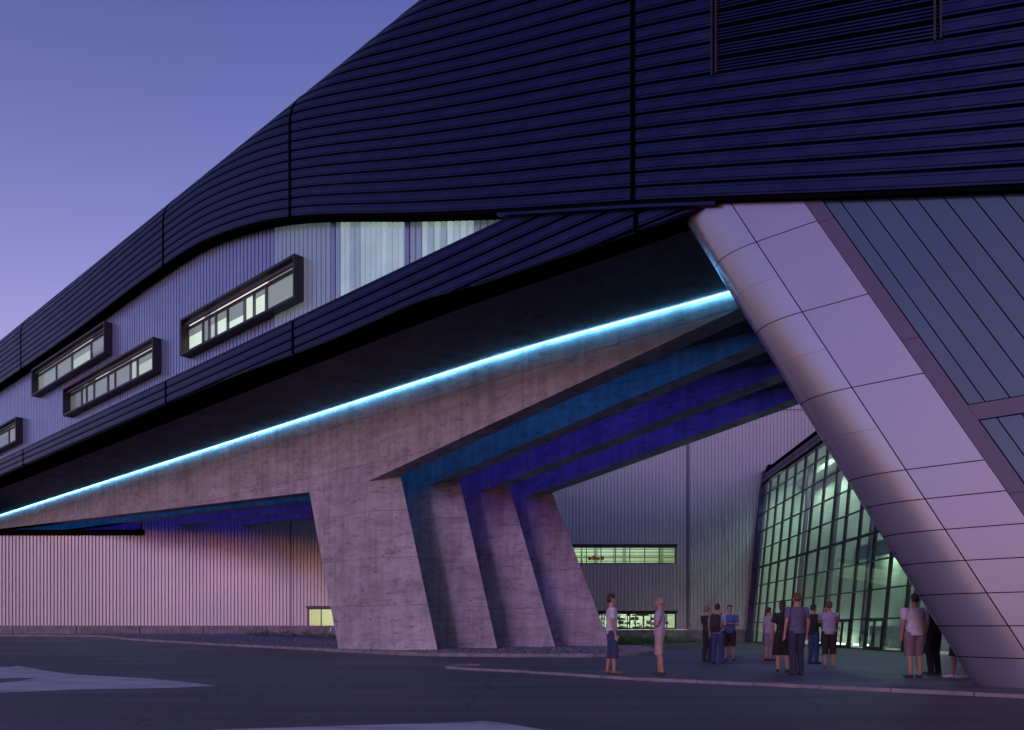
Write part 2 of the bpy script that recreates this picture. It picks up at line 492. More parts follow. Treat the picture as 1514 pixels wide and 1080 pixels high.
# lower fascia: level bands, cut off by the falling edge of the upper cladding
eL = [S0] + seams[:4] + [s_px(1052)]
for i in range(len(eL) - 1):
    a, b = eL[i] + .07, eL[i + 1] - .07
    for k in range(6):
        v = TOP - (k + 1) * BH
        rows = []
        for s in s_samples(a, b, .5 if a > -46 else 1.6):
            lo, hi = LOW(s), min(TOP, B(s) - .02)
            if v + BH <= lo + .01 or v >= hi - .01: continue
            row = []
            for dv, n in PROFILE:
                vv = min(max(v + dv, lo), hi); row.append(L(s, n, vv))
            rows.append(row)
        if len(rows) > 1:
            mb = MB(); mb.grid(rows); badd('fascia_band', mesh('m', mb.v, mb.f), M['clad'])
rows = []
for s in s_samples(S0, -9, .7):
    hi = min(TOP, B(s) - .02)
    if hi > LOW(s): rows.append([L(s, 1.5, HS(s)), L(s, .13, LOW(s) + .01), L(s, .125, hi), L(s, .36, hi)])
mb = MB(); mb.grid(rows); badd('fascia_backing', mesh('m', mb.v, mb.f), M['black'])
rows = [[L(s, -.02, min(TOP, B(s) - .03)), L(s, -.02, min(TOP, B(s) - .03) + .05), L(s, .36, min(TOP, B(s) - .03) + .05)] for s in s_samples(S0, s_px(760), .8)]
mb = MB(); mb.grid(rows); badd('fascia_coping', mesh('m', mb.v, mb.f), M['clad'])

# channel glass planks between fascia and upper cladding
s, idx = S0 + .3, 0
s_end = s_px(762)
rng_p = random.Random(3)
while s < s_end:
    top = max(B(s), B(s + .28)) + .10
    x0, x1 = s + .035, s + .245
    lo = TOP - .1
    n0 = .33
    pts = [L(x0, n0, lo), L(x1, n0, lo), L(x1, n0 + .06, lo), L(x0, n0 + .06, lo), L(x0, n0, top), L(x1, n0, top), L(x1, n0 + .06, top), L(x0, n0 + .06, top)]
    pz = CX + F * L(s, n0, 11).x / L(s, n0, 11).y
    if (502 < pz < 596 and rng_p.random() < .92) or 622 < pz < 692: mat = M[rng_p.choice(['plank_lit', 'plank_b', 'plank_c', 'plank_lit'])]
    elif 596 <= pz <= 622 or pz >= 692 or (440 < pz <= 502): mat = M['plank_dim'] if rng_p.random() < .7 else M['plank']
    elif 405 < pz < 440: mat = M['plank_dim']
    else: mat = M['plank']
    badd('glass_plank', hexa(pts), mat)
    s += .28
mb = MB(); mb.grid([[L(S0, .42, TOP - .1), L(S0, .42, 16)], [L(s_end + .5, .42, TOP - .1), L(s_end + .5, .42, 16)]])
badd('plank_backing', mesh('m', mb.v, mb.f), M['black'])

# projecting box windows
def box_window(xa, xb, h0, h1, splits, lab, pane_lit):
    nf = -.07; C = CF + nf * K
    a, b = (s_px(xa, C) if xa is not None else -66.0), s_px(xb, C)
    w = MB(); t = .09
    def bar(s0, s1, n0, n1, g0, g1):
        return [L(s0, n0, g0), L(s1, n0, g0), L(s1, n1, g0), L(s0, n1, g0), L(s0, n0, g1), L(s1, n0, g1), L(s1, n1, g1), L(s0, n1, g1)]
    w.hex(bar(a, b, nf, .326, h1 - t, h1)); w.hex(bar(a, b, nf, .326, h0, h0 + t))
    w.hex(bar(a, a + t, nf, .326, h0 + t, h1 - t)); w.hex(bar(b - t, b, nf, .326, h0 + t, h1 - t))
    win = badd('box_window', mesh('m', w.v, w.f), M['frame']); win['label'] = lab
    # head rail and inner frame
    sub('head_rail', hexa(bar(a + t, b - t, .10, .20, h1 - t - .16, h1 - t - .04)), M['trim'], win)
    bm_ = MB(); bm_.hex(bar(a + t, b - t, .22, .30, h0 + t, h0 + t + .06)); bm_.hex(bar(a + t, b - t, .22, .30, h1 - t - .30, h1 - t - .20))
    sub('inner_frame', mesh('m', bm_.v, bm_.f), M['frame'], win)
    cuts = [a + t] + [a + (b - a) * q for q in splits] + [b - t]
    for q in cuts[1:-1]: sub('mullion', hexa(bar(q - .035, q + .035, .20, .30, h0 + t + .06, h1 - t - .30)), M['trim'], win)
    for q in range(len(cuts) - 1):
        sub('pane', hexa(bar(cuts[q] + .035, cuts[q + 1] - .035, .255, .267, h0 + t + .06, h1 - t - .30)), M['glass'], win)
    # the offices behind: glowing panels stand in for lit rooms, roller blinds let down by different amounts
    for q in range(len(cuts) - 1):
        sub('office_glow', hexa(bar(cuts[q], cuts[q + 1], .311, .318, h0 + t, h1 - t)), rw.choice(pane_lit), win)
        dn = rw.choice([0, .12, .2, .3, .55, 1.0]) * (h1 - h0 - 2 * t - .36)
        if dn: sub('roller_blind', hexa(bar(cuts[q] + .04, cuts[q + 1] - .04, .285, .29, h1 - t - .30 - dn, h1 - t - .30)), M['blind'], win)
    return win

rw = random.Random(21)
def office(name, k):  # emission stands in for room light on the panels and blinds
    m = emit(name, (1.0, .98, .86), k); m.node_tree.nodes['Principled BSDF'].inputs['Base Color'].default_value = (.45, .45, .48, 1); return m
OFF = [office('office_glow_bright', .27), office('office_glow_mid', .16), office('office_glow_dim', .06), office('office_glow_faint', .02)]
M['blind'] = office('roller_blind_fabric', .05)
M['office'] = [OFF[0], OFF[0], OFF[1], OFF[2]]; M['office_dim'] = [OFF[1], OFF[2], OFF[2], OFF[3]]
box_window(266, 435, 11.75, 13.33, [.165, .225, .29, .40, .55, .63, .73], 'largest box window beside the backlit planks', M['office'])
box_window(46, 154, 13.88, 15.46, [.30, .52, .77], 'upper box window close under the roof cladding', M['office_dim'])
box_window(92.5, 226, 11.73, 13.26, [.17, .23, .32, .48, .56, .72, .79], 'long box window just above the fascia', M['office_dim'])
box_window(None, 23, 11.68, 13.2, [.25, .5, .75], 'box window cut by the left edge of the photo', M['office_dim'])

# roof and back of the building
CB = 47.6
mb = MB(); rows = []
for s in s_samples(S0, S1, 5):
    rows.append([L(s, PRO + RR + .0, V0 + RR - .1), PC(s, 36, 18.2), PC(s, CB, 15.0), PC(s, CB, 9.5)])
mb.grid(rows); badd('roof', mesh('m', mb.v, mb.f), M['clad'])
mb = MB(); mb.add([L(S1, 0, -1), L(S1, 0, 19.6), PC(S1, 36, 18), PC(S1, CB, 15), PC(S1, CB, -1)], [(0, 1, 2, 3, 4)])
mb.add([L(S0, 0, 9.9), L(S0, 0, 19.6), PC(S0, 36, 18), PC(S0, CB, 15), PC(S0, CB, 9.9)], [(4, 3, 2, 1, 0)])
badd('end_wall', mesh('m', mb.v, mb.f), M['clad'])
# concrete soffit slab
CS = CF + 1.5 * K
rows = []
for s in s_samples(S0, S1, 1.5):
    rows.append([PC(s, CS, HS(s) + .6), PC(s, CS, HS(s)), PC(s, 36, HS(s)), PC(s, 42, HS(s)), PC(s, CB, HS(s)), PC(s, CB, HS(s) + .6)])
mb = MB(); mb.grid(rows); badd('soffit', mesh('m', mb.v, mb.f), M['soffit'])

# beams, piers, light strips
BEAM_C = [31.25, 36.4, 41.4, 46.3]
RAISE = [0, .33, .45, .55]
TH = 1.18
def HB(s, i):
    x = [-96, -80.5, -32.4, -27.85, -10.6, 4.0]; y = [8.95, 8.8, 6.43, 6.37, 9.15, 9.6]
    return min(float(np.interp(s, x, y)) + RAISE[i] * (1 if s > -50 else max(0, 1 + (s + 50) / 30)), HS(s) - .08)
CORNER = [-24.2, -24.15, -23.6, -22.8]
for i, C in enumerate(BEAM_C):
    ss = sorted(set(s_samples(S0, S1, 2.0) + [-32.4, -27.85, -26.6, -10.6]))
    mb = MB(); rows = []
    for s in ss:
        hb, ht = HB(s, i), HS(s) + .01
        rows.append([PC(s, C, ht), PC(s, C, hb), PC(s, C + TH, hb), PC(s, C + TH, ht)])
    mb.grid(rows); badd('beam', mesh('m', mb.v, mb.f), M['conc'])
    zb = -.98
    tl, tr, tc_ = -32.4, -27.85, -26.6
    top = [PC(tl, C, HB(tl, i)), PC(tr, C, HB(tr, i)), PC(tc_, C + TH, HB(tc_, i)), PC(tl, C + TH, HB(tl, i))]
    bot = [PC(-30.05, C, zb), PC(-25.74, C, zb), PC(CORNER[i], C + TH, zb), PC(-30.05, C + TH, zb)]
    bm = bmesh.new()
    vb = [bm.verts.new(p) for p in bot]; vt = [bm.verts.new(p) for p in top]
    bm.faces.new(vb[::-1]); bm.faces.new(vt)
    for q in range(4): bm.faces.new((vb[q], vb[(q + 1) % 4], vt[(q + 1) % 4], vt[q]))
    bm.normal_update()
    ed = [e for e in bm.edges if abs((e.verts[0].co - e.verts[1].co).z) > 3 and e.verts[0] is not None]
    bmesh.ops.bevel(bm, geom=ed, offset=.035, segments=2, affect='EDGES')
    badd('pier', from_bm('pier', bm), M['conc'])
    mb = MB(); rows = []
    for s in s_samples(S0, -3, 3):
        ht = HS(s) - .004
        c0 = [C - .12, BEAM_C[i - 1] + TH + 1.3, BEAM_C[i - 1] + TH + .9, BEAM_C[i - 1] + TH + .9][i]
        rows.append([PC(s, c0, ht - .03), PC(s, c0 + (.09 if i == 0 else .16), ht - .03)])
    mb.grid(rows, True)
    badd('light_strip', mesh('m', mb.v, mb.f), [M['led_cyan'], M['led_teal'], M['led_blue'], M['led_blue']][i])

# leaning leg: satin panels round a half-elliptic nose, then tinted glass
LEAN = .566
QE, Q2, Q3 = -2.905, -1.63, -1.335
leg = badd('leaning_leg', mesh('m', [L(QE - LEAN * h + .0, .05, h) for h in (-1.02, 9.3)] + [L(8 - LEAN * h, .05, h) for h in (9.3, -1.02)], [(0, 3, 2, 1)]), M['black'])
leg['label'] = 'leaning leg faced with satin metal panels and tinted glass'
levels = [-1.02, -.5, .05, .62, 1.2, 1.77, 2.35, 2.92, 4.63, 6.34, 8.06, 9.3]
NA, NB_ = 1.27, .72
G = .009
def nose_pt(ph, h, inset=0.0):
    return L(QE - LEAN * h - (NA - inset) * math.sin(ph), inset + (NB_ - inset) * (1 - math.cos(ph)), h)
nlev = []
for q in range(len(levels) - 1):
    a, b = levels[q], levels[q + 1]
    if b - a > 1.5: nlev += [(a, (a + b) / 2), ((a + b) / 2, b)]
    else: nlev.append((a, b))
def leg_top(q):     # h where the leaning line q meets the underside of the cladding
    lo_, hi_ = 3.0, 12.0
    for _ in range(40):
        m_ = (lo_ + hi_) / 2
        if m_ < B(q - LEAN * m_) + .02: lo_ = m_
        else: hi_ = m_
    return lo_
for a, b in nlev:
    rows = []
    fine_ = (b - a) > .7
    g0 = G if a in levels else .002
    g1 = G if b in levels else .002
    for hh in ([a + g0, (a + b) / 2, b - g1]):
        rows.append([nose_pt(R(ph), hh) for ph in [0.6] + list(range(6, 181, 6))])
    mb = MB(); mb.grid(rows, True)
    sub('nose_panel', mesh('m', mb.v, mb.f, True), M['nose'], leg)
rows = [[nose_pt(R(ph), hh, .02) for ph in range(0, 181, 10)] for hh in (levels[0], levels[-1])]
mb = MB(); mb.grid(rows, True); sub('nose_core', mesh('m', mb.v, mb.f, True), M['black'], leg)
sub('leg_back', mesh('m', [nose_pt(math.pi, levels[0]), nose_pt(math.pi, levels[-1]), L(3, 2 * NB_, levels[-1]), L(3, 2 * NB_, levels[0])], [(0, 1, 2, 3)]), M['leg'], leg)
def slab(q0, q1, h0, h1, n0=0.0, n1=.035, cap=True):
    t0 = min(h1, leg_top(q0)) if cap else h1
    t1 = min(h1, leg_top(q1)) if cap else h1
    return hexa([L(q0 - LEAN * h0, n0, h0), L(q1 - LEAN * h0, n0, h0), L(q1 - LEAN * h0, n1, h0), L(q0 - LEAN * h0, n1, h0),
                 L(q0 - LEAN * t0, n0, t0), L(q1 - LEAN * t1, n0, t1), L(q1 - LEAN * t1, n1, t1), L(q0 - LEAN * t0, n1, t0)])
for q in range(len(levels) - 1):
    sub('facing_panel', slab(QE + G, Q2 - G, levels[q] + G, levels[q + 1] - (G if q < len(levels) - 2 else 0)), M['leg'], leg)
for h0, h1 in ((-1.02, 2.3), (2.3, 5.3), (5.3, 8.0), (8.0, 9.5)):
    sub('trim_strip', slab(Q2 + .004, Q3, h0 + .004, h1 - .004, -.012), M['trim'], leg)
cq = [Q3 + .012, -1.06] + [-1.06 + .37 * (k + 1) for k in range(22)]
for k in range(len(cq) - 1):
    a, b = cq[k] + .011, cq[k + 1] - .011
    if leg_top(b) > 4.0: sub('glass_panel', slab(a, b, 3.93, 12.0, .006), M['blueglass'], leg)
    sub('glass_panel', slab(a, b, -1.02, 3.61, .006), M['blueglass'], leg)
sub('transom', slab(Q3 + .004, cq[-1], 3.63, 3.91, -.008), M['trim'], leg)

# ------------------------------------------------------------------ ground
def GH(X, Z): return .47 * smoothstep((Z - 39) / 19) * smoothstep((-X - 4) / 20)
gx = sorted(set(list(np.linspace(-900, -120, 6)) + list(np.linspace(-120, 60, 91)) + list(np.linspace(60, 900, 6))))
gy = sorted(set(list(np.linspace(-600, -20, 5)) + list(np.linspace(-20, 110, 66)) + list(np.linspace(110, 1500, 6))))
mb = MB(); mb.grid([[Vector((x, y, GH(x, y))) for x in gx] for y in gy])
g = mb.build('ground', M['asphalt'], smooth=True); tag(g, 'dark asphalt road and forecourt', None, None, 'structure')

# gravel bed with raised kerb
KB = [ground_px(50, 941, .47), ground_px(200, 948, .24), ground_px(380, 957, .03), ground_px(520, 965.5), ground_px(618, 970), ground_px(700, 971.5), ground_px(780, 972),
      ground_px(850, 972.2), ground_px(925, 971), ground_px(962, 967.5)]
KB = [Vector((-75, 60.5, 0))] + [Vector((p.x, p.y, 0)) for p in KB] + [Vector((6.3, 35, 0)), Vector((6.2, 40, 0))]
KB[1] = Vector((-34.0, 56.5, 0)); KB[2] = Vector((-23.5, 49.5, 0)); KB[3] = Vector((-13.6, 42.0, 0))
def resample(pts, step):
    cr = []
    P_ = [pts[0]] + pts + [pts[-1]]
    for i in range(1, len(P_) - 2):
        for k in range(12):
            t = k / 12
            cr.append(.5 * ((2 * P_[i]) + (-P_[i-1] + P_[i+1]) * t + (2*P_[i-1] - 5*P_[i] + 4*P_[i+1] - P_[i+2]) * t*t + (-P_[i-1] + 3*P_[i] - 3*P_[i+1] + P_[i+2]) * t**3))
    cr.append(pts[-1])
    out, acc = [cr[0]], 0.0
    for a, b in zip(cr, cr[1:]):
        acc += (b - a).length
        if acc >= step: out.append(b); acc = 0
    return out
def kerb_run(pts, step, width, height, root, rnd):
    pts = resample(pts, step)
    for a, b in zip(pts, pts[1:]):
        d = (b - a); ln = d.length
        if ln < .05: continue
        d.normalize(); nrm = Vector((-d.y, d.x, 0)) * width
        a2, b2 = a + d * .008, b - d * .008
        za, zb = GH(a.x, a.y), GH(b.x, b.y)
        ht = height + rnd.uniform(-.004, .004)
        c = .02
        p = []
        for z_, k in ((-.05, 0.0), (ht - c, 0.0)):
            p += [a2 + Vector((0, 0, za + z_)), b2 + Vector((0, 0, zb + z_)), b2 + nrm + Vector((0, 0, zb + z_)), a2 + nrm + Vector((0, 0, za + z_))]
        p += [a2 + nrm * .1 + Vector((0, 0, za + ht)), b2 + nrm * .1 + Vector((0, 0, zb + ht)), b2 + nrm * .9 + Vector((0, 0, zb + ht)), a2 + nrm * .9 + Vector((0, 0, za + ht))]
        f = [(0, 1, 5, 4), (1, 2, 6, 5), (2, 3, 7, 6), (3, 0, 4, 7), (4, 5, 9, 8), (5, 6, 10, 9), (6, 7, 11, 10), (7, 4, 8, 11), (8, 9, 10, 11)]
        obj('kerb_stone', mesh('kerb_stone', p, f), M['kerb'], root)
rk = random.Random(5)
kerb_b = empty('kerb'); tag(kerb_b, 'raised stone kerb around the gravel bed under the piers', None, None, 'structure')
kerb_run(KB, 1.0, .16, .12, kerb_b, rk)
front = resample(KB, 1.2)
BACK = [Vector((-75, 61.9, 0)), Vector((-34, 61.9, 0)), Vector((-14, 61.9, 0)), Vector((-6, 56, 0)), Vector((0, 50, 0)), Vector((4.5, 45, 0)), Vector((6.1, 40.2, 0))]
back = resample(BACK, .5)
mb = MB(); rows = []
for i, p in enumerate(front):
    q = back[int(i / (len(front) - 1) * (len(back) - 1))]
    rows.append([Vector((p.x + (q.x - p.x) * t, p.y + .1 + (q.y - p.y) * t, GH(p.x + (q.x - p.x) * t, p.y + (q.y - p.y) * t) + .07 + .08 * smoothstep(t * 6))) for t in np.linspace(0, 1, 9)])
mb.grid(rows); gb = mb.build('gravel_bed', M['gravel'], smooth=True); tag(gb, 'grey gravel bed around the feet of the concrete piers', None, None, 'structure')
mb = MB(); rp = random.Random(11)
for _ in range(5200):
    i = rp.randrange(len(rows) - 1); t = rp.random() ** 2 * .5
    k = min(7, int(t * 8)); ft = t * 8 - k; fi = rp.random()
    r0 = rows[i][k].lerp(rows[i][k + 1], ft); r1 = rows[i + 1][k].lerp(rows[i + 1][k + 1], ft)
    c = r0.lerp(r1, fi); r = rp.uniform(.03, .075)
    a = rp.uniform(0, 6.28)
    pts = [c + Vector((math.cos(a + q * 1.57) * r * rp.uniform(.7, 1.2), math.sin(a + q * 1.57) * r * rp.uniform(.7, 1.2), -.01)) for q in range(4)] + [c + Vector((rp.uniform(-.01, .01), rp.uniform(-.01, .01), r * .8))]
    mb.add(pts, [(0, 1, 4), (1, 2, 4), (2, 3, 4), (3, 0, 4)])
pb = mb.build('gravel', M['pebble']); tag(pb, 'loose grey gravel stones around the pier feet', 'gravel', None, 'stuff')

# flush kerb of the forecourt
KA = [ground_px(x, y) for x, y in ((705, 984.5), (672, 985), (657, 987.5), (666, 990.2), (700, 991.5), (760, 994.5), (860, 1001), (950, 1007), (1100, 1013.5), (1300, 1023), (1514, 1033))]
KA += [Vector((10.5, 8.8, 0)), Vector((15, 4.5, 0))]
kerb_a = empty('kerb'); tag(kerb_a, 'low pale stone kerb curving along the forecourt where people stand', None, None, 'structure')
kerb_run(KA, 1.0, .14, .055, kerb_a, rk)

# painted road markings
def painted(poly, name, lab, holes=()):
    bm = bmesh.new()
    vs = [bm.verts.new(p) for p in poly]
    bm.faces.new(vs)
    bmesh.ops.triangulate(bm, faces=bm.faces[:])
    bm.normal_update()
    for f_ in bm.faces:
        if f_.normal.z < 0: f_.normal_flip()
    o = obj(name, from_bm(name, bm), M['paint']); tag(o, lab, None, None, 'structure'); return o
def gp(l_): return [ground_px(x, y) + Vector((0, 0, .006)) for x, y in l_]
painted(gp([(-260, 996), (-150, 989), (15, 986.5), (25, 985.2), (45, 988), (70, 993), (110, 998), (160, 1000.5), (220, 1004), (270, 1009), (322, 1015), (250, 1018), (120, 1020.5), (0, 1025), (-200, 1032),
            (-200, 1019), (0, 1010.5), (30, 1007.5), (58, 1003), (20, 1003.2), (0, 1004), (-200, 1008)]), 'road_marking', 'white painted road arrow tapering to a point on the left')
painted(gp([(320, 1080), (700, 1068), (715, 1067), (740, 1069.5), (803, 1080), (900, 1098), (820, 1150), (-150, 1115)]), 'road_marking', 'white painted road marking at the bottom edge of the photo')

# ------------------------------------------------------------------ industrial halls behind
WZ = 62.0
def hx(px): return (px - CX) / F * WZ
def hz(py): return (HY - py) / F * WZ + EYE
def ribbed(rects, parent, name, y=WZ, pitch=.27, depth=.09):
    mb = MB()
    for x0, x1, z0, z1 in rects:
        x = math.floor(x0 / pitch) * pitch; prof = []
        while x < x1 + pitch:
            for dx, dd in ((0, 0), (.12, 0), (.14, depth), (.25, depth)):
                xx = x + dx
                if x0 <= xx <= x1: prof.append((xx, y - .0 - dd))
            x += pitch
        if not prof: continue
        prof = [(x0, prof[0][1])] + prof + [(x1, prof[-1][1])]
        mb.grid([[Vector((a, b, z0)) for a, b in prof], [Vector((a, b, z1)) for a, b in prof]])
    o = mb.build(name, M['hall'], parent); return o
def around(x0, x1, z0, z1, holes):
    """rectangles that tile x0..x1, z0..z1 minus the holes"""
    xs = sorted({x0, x1} | {h[0] for h in holes} | {h[1] for h in holes})
    out = []
    for a, b in zip(xs, xs[1:]):
        hs = sorted([(h[2], h[3]) for h in holes if h[0] < (a + b) / 2 < h[1]])
        z = z0
        for p, q in hs:
            if p > z: out.append((a, b, z, p))
            z = q
        if z < z1: out.append((a, b, z, z1))
    return out

def hall_window(parent, x0, x1, z0, z1, cuts, lab, seed, busy):
    """strip window in a hall wall: hood, frame, mullions, panes and the lit hall room behind"""
    fr = MB()
    y0, y1 = WZ - .10, WZ + .12
    for a in ((x0, x1, y0, y1, z0, z0 + .07), (x0, x1, y0, y1, z1 - .07, z1), (x0, x0 + .07, y0, y1, z0 + .07, z1 - .07), (x1 - .07, x1, y0, y1, z0 + .07, z1 - .07)): fr.box(*a)
    w = fr.build('strip_window', M['frame'], parent); w['label'] = lab
    hd = MB(); hd.box(x0 - .1, x1 + .1, WZ - .28, WZ - .0, z1 + .003, z1 + .19); hd.build('hood', M['frame'], w)
    xs = [x0 + .07] + cuts + [x1 - .07]
    for c in cuts:
        m_ = MB(); m_.box(c - .03, c + .03, WZ - .08, WZ + .05, z0 + .07, z1 - .07); m_.build('mullion', M['frame'], w)
    for a, b in zip(xs, xs[1:]):
        m_ = MB(); m_.box(a + .03, b - .03, WZ - .01, WZ + .004, z0 + .07, z1 - .07); m_.build('pane', M['glass'], w)
    # room
    rm = MB(); d = 5.0
    rm.add([(x0 - 1, WZ + d, z0 - .3), (x1 + 1, WZ + d, z0 - .3), (x1 + 1, WZ + d, z1 + 1.2), (x0 - 1, WZ + d, z1 + 1.2)], [(0, 1, 2, 3)])
    rm.add([(x0 - 1, WZ + .2, z1 + 1.2), (x1 + 1, WZ + .2, z1 + 1.2), (x1 + 1, WZ + d, z1 + 1.2), (x0 - 1, WZ + d, z1 + 1.2)], [(0, 1, 2, 3)])
    rm.add([(x0 - 1, WZ + .2, z0 - .3), (x1 + 1, WZ + .2, z0 - .3), (x1 + 1, WZ + d, z0 - .3), (x0 - 1, WZ + d, z0 - .3)], [(0, 1, 2, 3)])
    for xe in (x0 - 1, x1 + 1): rm.add([(xe, WZ + .2, z0 - .3), (xe, WZ + d, z0 - .3), (xe, WZ + d, z1 + 1.2), (xe, WZ + .2, z1 + 1.2)], [(0, 1, 2, 3)])
    rm.build('room', M['white'], w)
    la = MB(); la.box(x0, x1, WZ + 1.2, WZ + 1.6, z1 + 1.05, z1 + 1.12); la.box(x0, x1, WZ + 3.0, WZ + 3.4, z1 + 1.05, z1 + 1.12)
    la.build('lamp_row', M['lamp'], w)
    rr = random.Random(seed)
    if busy == 'hall':          # long rails, ducts and posts of the shop floor seen from below
        for q in range(9):
            zz = z0 + .1 + q * .27; yy = WZ + 1.6 + rr.random() * 3
            m_ = MB(); m_.box(x0 - .5, x1 + .5, yy, yy + .12, zz, zz + rr.choice([.04, .06, .12]))
            m_.build('rail', GOODS[rr.choice([0, 2, 2, 3, 5, 4])], w)
        for q in range(7):
            cx = x0 + .6 + q * (x1 - x0) / 7 + rr.uniform(-.3, .3); yy = WZ + 1 + rr.random() * 3
            m_ = MB(); m_.box(cx, cx + rr.choice([.08, .3, .12]), yy, yy + .2, z0 - .25, z1 + 1.0); m_.build('post', GOODS[rr.choice([3, 4, 5])], w)
        for q in range(4):
            cx = hx(872) + q * .33; m_ = MB(); m_.box(cx, cx + .26, WZ + 1.2, WZ + 1.5, z0 + .42, z0 + .42 + rr.uniform(.2, .32)); m_.build('crate', GOODS[1], w)
    elif busy == 'shelves':     # storage racks close behind the glass
        nx = int((x1 - x0) / .62)
        for q in range(nx + 1):
            cx = x0 + q * .62; m_ = MB(); m_.box(cx, cx + .04, WZ + 1.0, WZ + 1.4, z0 - .28, z1 + .7); m_.build('rack_post', GOODS[0], w)
        for lv in range(5):
            zz = z0 + .02 + lv * .33; m_ = MB(); m_.box(x0, x1, WZ + 1.0, WZ + 1.4, zz, zz + .03); m_.build('shelf', GOODS[5], w)
            cx = x0 + .06
            while cx < x1 - .3:
                ww, hh = rr.uniform(.08, .30), rr.uniform(.08, .26)
                if rr.random() < .72:
                    m_ = MB(); m_.box(cx, cx + ww, WZ + 1.02, WZ + 1.3, zz + .032, zz + .032 + hh); m_.build('shelf_goods', GOODS[rr.choice([0, 0, 4, 4, 5, 5, 2, 1, 3])], w)
                cx += ww + rr.uniform(.02, .16)
    return w
GOODS = [simple('goods_' + n_, c_, .5) for n_, c_ in (('grey', (.12, .13, .13)), ('red', (.45, .05, .03)), ('olive', (.35, .33, .12)), ('teal', (.1, .22, .2)), ('white', (.7, .72, .66)), ('steel', (.3, .33, .32)))]

lowhall = empty('metal_hall', (-30, WZ, 0)); 
def under(root):
    """children built in world coordinates: shift them to the root"""
    for ch in root.children:
        if 'placed' not in ch:
            ch.location = ch.location - root.location; ch['placed'] = 1
XT, XM = round(hx(210) / .27) * .27 + .06, -2.91
wl_ = (round(hx(455) / .27) * .27 + .06, round((hx(455) + 3.9) / .27) * .27 + .06, hz(927.5), hz(900))
ribbed(around(-75, XT, hz(925.5), hz(792), []), lowhall, 'ribbed_wall')
ribbed(around(XT, XM, hz(925.5), 11.0, [wl_]), lowhall, 'ribbed_wall')
mb = MB(); mb.box(-75, XT + .2, WZ - .25, WZ + .5, hz(792), hz(784)); mb.build('coping', M['black'], lowhall)
mb = MB(); mb.box(-75, XT, WZ + .5, WZ + 30, hz(790), hz(787)); mb.box(XT, XM, WZ + .3, WZ + 30, 11.0, 11.2); mb.build('roof', M['black'], lowhall)
mb = MB(); mb.box(XT - .03, XT + .05, WZ - .08, WZ + 28, hz(784) + .01, 10.98); mb.build('side_wall', M['black'], lowhall)
mb = MB(); mb.box(hx(429), hx(431.5), WZ - .11, WZ + .02, hz(925), 10.9); mb.build('sheet_joint', M['trim'], lowhall)
rj = random.Random(2)
def plinth(x0, x1, z0, z1, step, root):
    x = x0
    while x < x1 - .2:
        b = min(x + step, x1)
        mb = MB(); mb.box(x + .035, b - .035, WZ - .10 - rj.uniform(0, .006), WZ + .1, z0, z1); mb.build('plinth_panel', M['plinth'], root); x = b
plinth(hx(20) - 4.94 * 8, XM, -.1, hz(926), 4.94, lowhall)
mb = MB(); mb.box(-75, XM, WZ - .13, WZ - .0, hz(926) + .003, hz(926) + .04); mb.build('drip_rail', M['trim'], lowhall)
hall_window(lowhall, *wl_, [hx(475)], 'small lit window beside the first concrete pier', 4, None)
tag(lowhall, 'long low hall with pink lit ribbed metal wall left of the concrete piers', 'building')

tall = empty('metal_hall', (12, WZ, 0))
def snap(x): return round(x / .27) * .27 + .06
wu = (snap(3.4), snap(hx(997)), hz(834), hz(809))
wd = (snap(3.4), snap(hx(996)), hz(930), hz(907))
XR = 34.0
ribbed(around(XM, XR, hz(931), 18.6, [wu, wd]), tall, 'ribbed_wall')
mb = MB(); mb.box(XM, XR, WZ - .1, WZ + 40, 18.6, 18.85); mb.build('roof', M['trim'], tall)
mb = MB(); mb.box(XM, XR, WZ - .105, WZ - .08, hz(607), hz(607) + .05); mb.build('drip_rail', M['trim'], tall)
mb = MB(); mb.box(XM - .05, XM + .05, WZ - .05, WZ + 40, 0, 18.58); mb.build('side_wall', M['hall'], tall)
mb = MB(); mb.box(hx(1015), hx(1018.5), WZ - .115, WZ + .02, hz(931) + .05, 18.5); mb.build('sheet_joint', M['trim'], tall)
def plinth_t(): plinth(XM + .2, XR, -.1, hz(931.5), 4.6, tall)
plinth_t()
hall_window(tall, *wu, [hx(867) - 1.1, hx(867), hx(888.5), hx(910), hx(931), hx(953), hx(974.5)], 'upper lit strip window in the tall hall wall', 8, 'hall')
hall_window(tall, *wd, [hx(870), hx(890), hx(910), hx(931), hx(952), hx(974)], 'lower lit strip window close above the plinth', 9, 'shelves')
tag(tall, 'tall hall with grey green ribbed metal wall behind the people', 'building')

# ------------------------------------------------------------------ glazed entrance hall on the right
GS, GT = .057, .094
def GP(z, t, h):        # z depth along facade, t inwards (to the right), h above the eye
    return Vector((18.3 - (62 - z) * GS + (h + 1) * GT + t, z, h + EYE))
gh = empty('glazed_hall', GP(46, 0, -1))
gh_inv = Matrix.Translation(-gh.location)
def gadd(name, me, mat, parent=None):
    me.transform(gh_inv); return obj(name, me, mat, parent or gh)
def gbar(z0, z1, t0, t1, h0, h1):
    return hexa([GP(z0, t0, h0), GP(z0, t1, h0), GP(z1, t1, h0), GP(z1, t0, h0), GP(z0, t0, h1), GP(z0, t1, h1), GP(z1, t1, h1), GP(z1, t0, h1)])
rowsH = [-.98, .47, 1.86, 3.25, 4.64, 6.03, 7.42, 8.81, 10.2, 11.1]
ZN, ZF, PIT = 30.2, 61.7, 2.1
cols = [ZF - .25 - PIT * k for k in range(16)]
cols = [c for c in cols if c > ZN]
for z in cols:
    gadd('mullion', gbar(z - .035, z + .035, -.05, .13, -.98, 11.1), M['frame'])
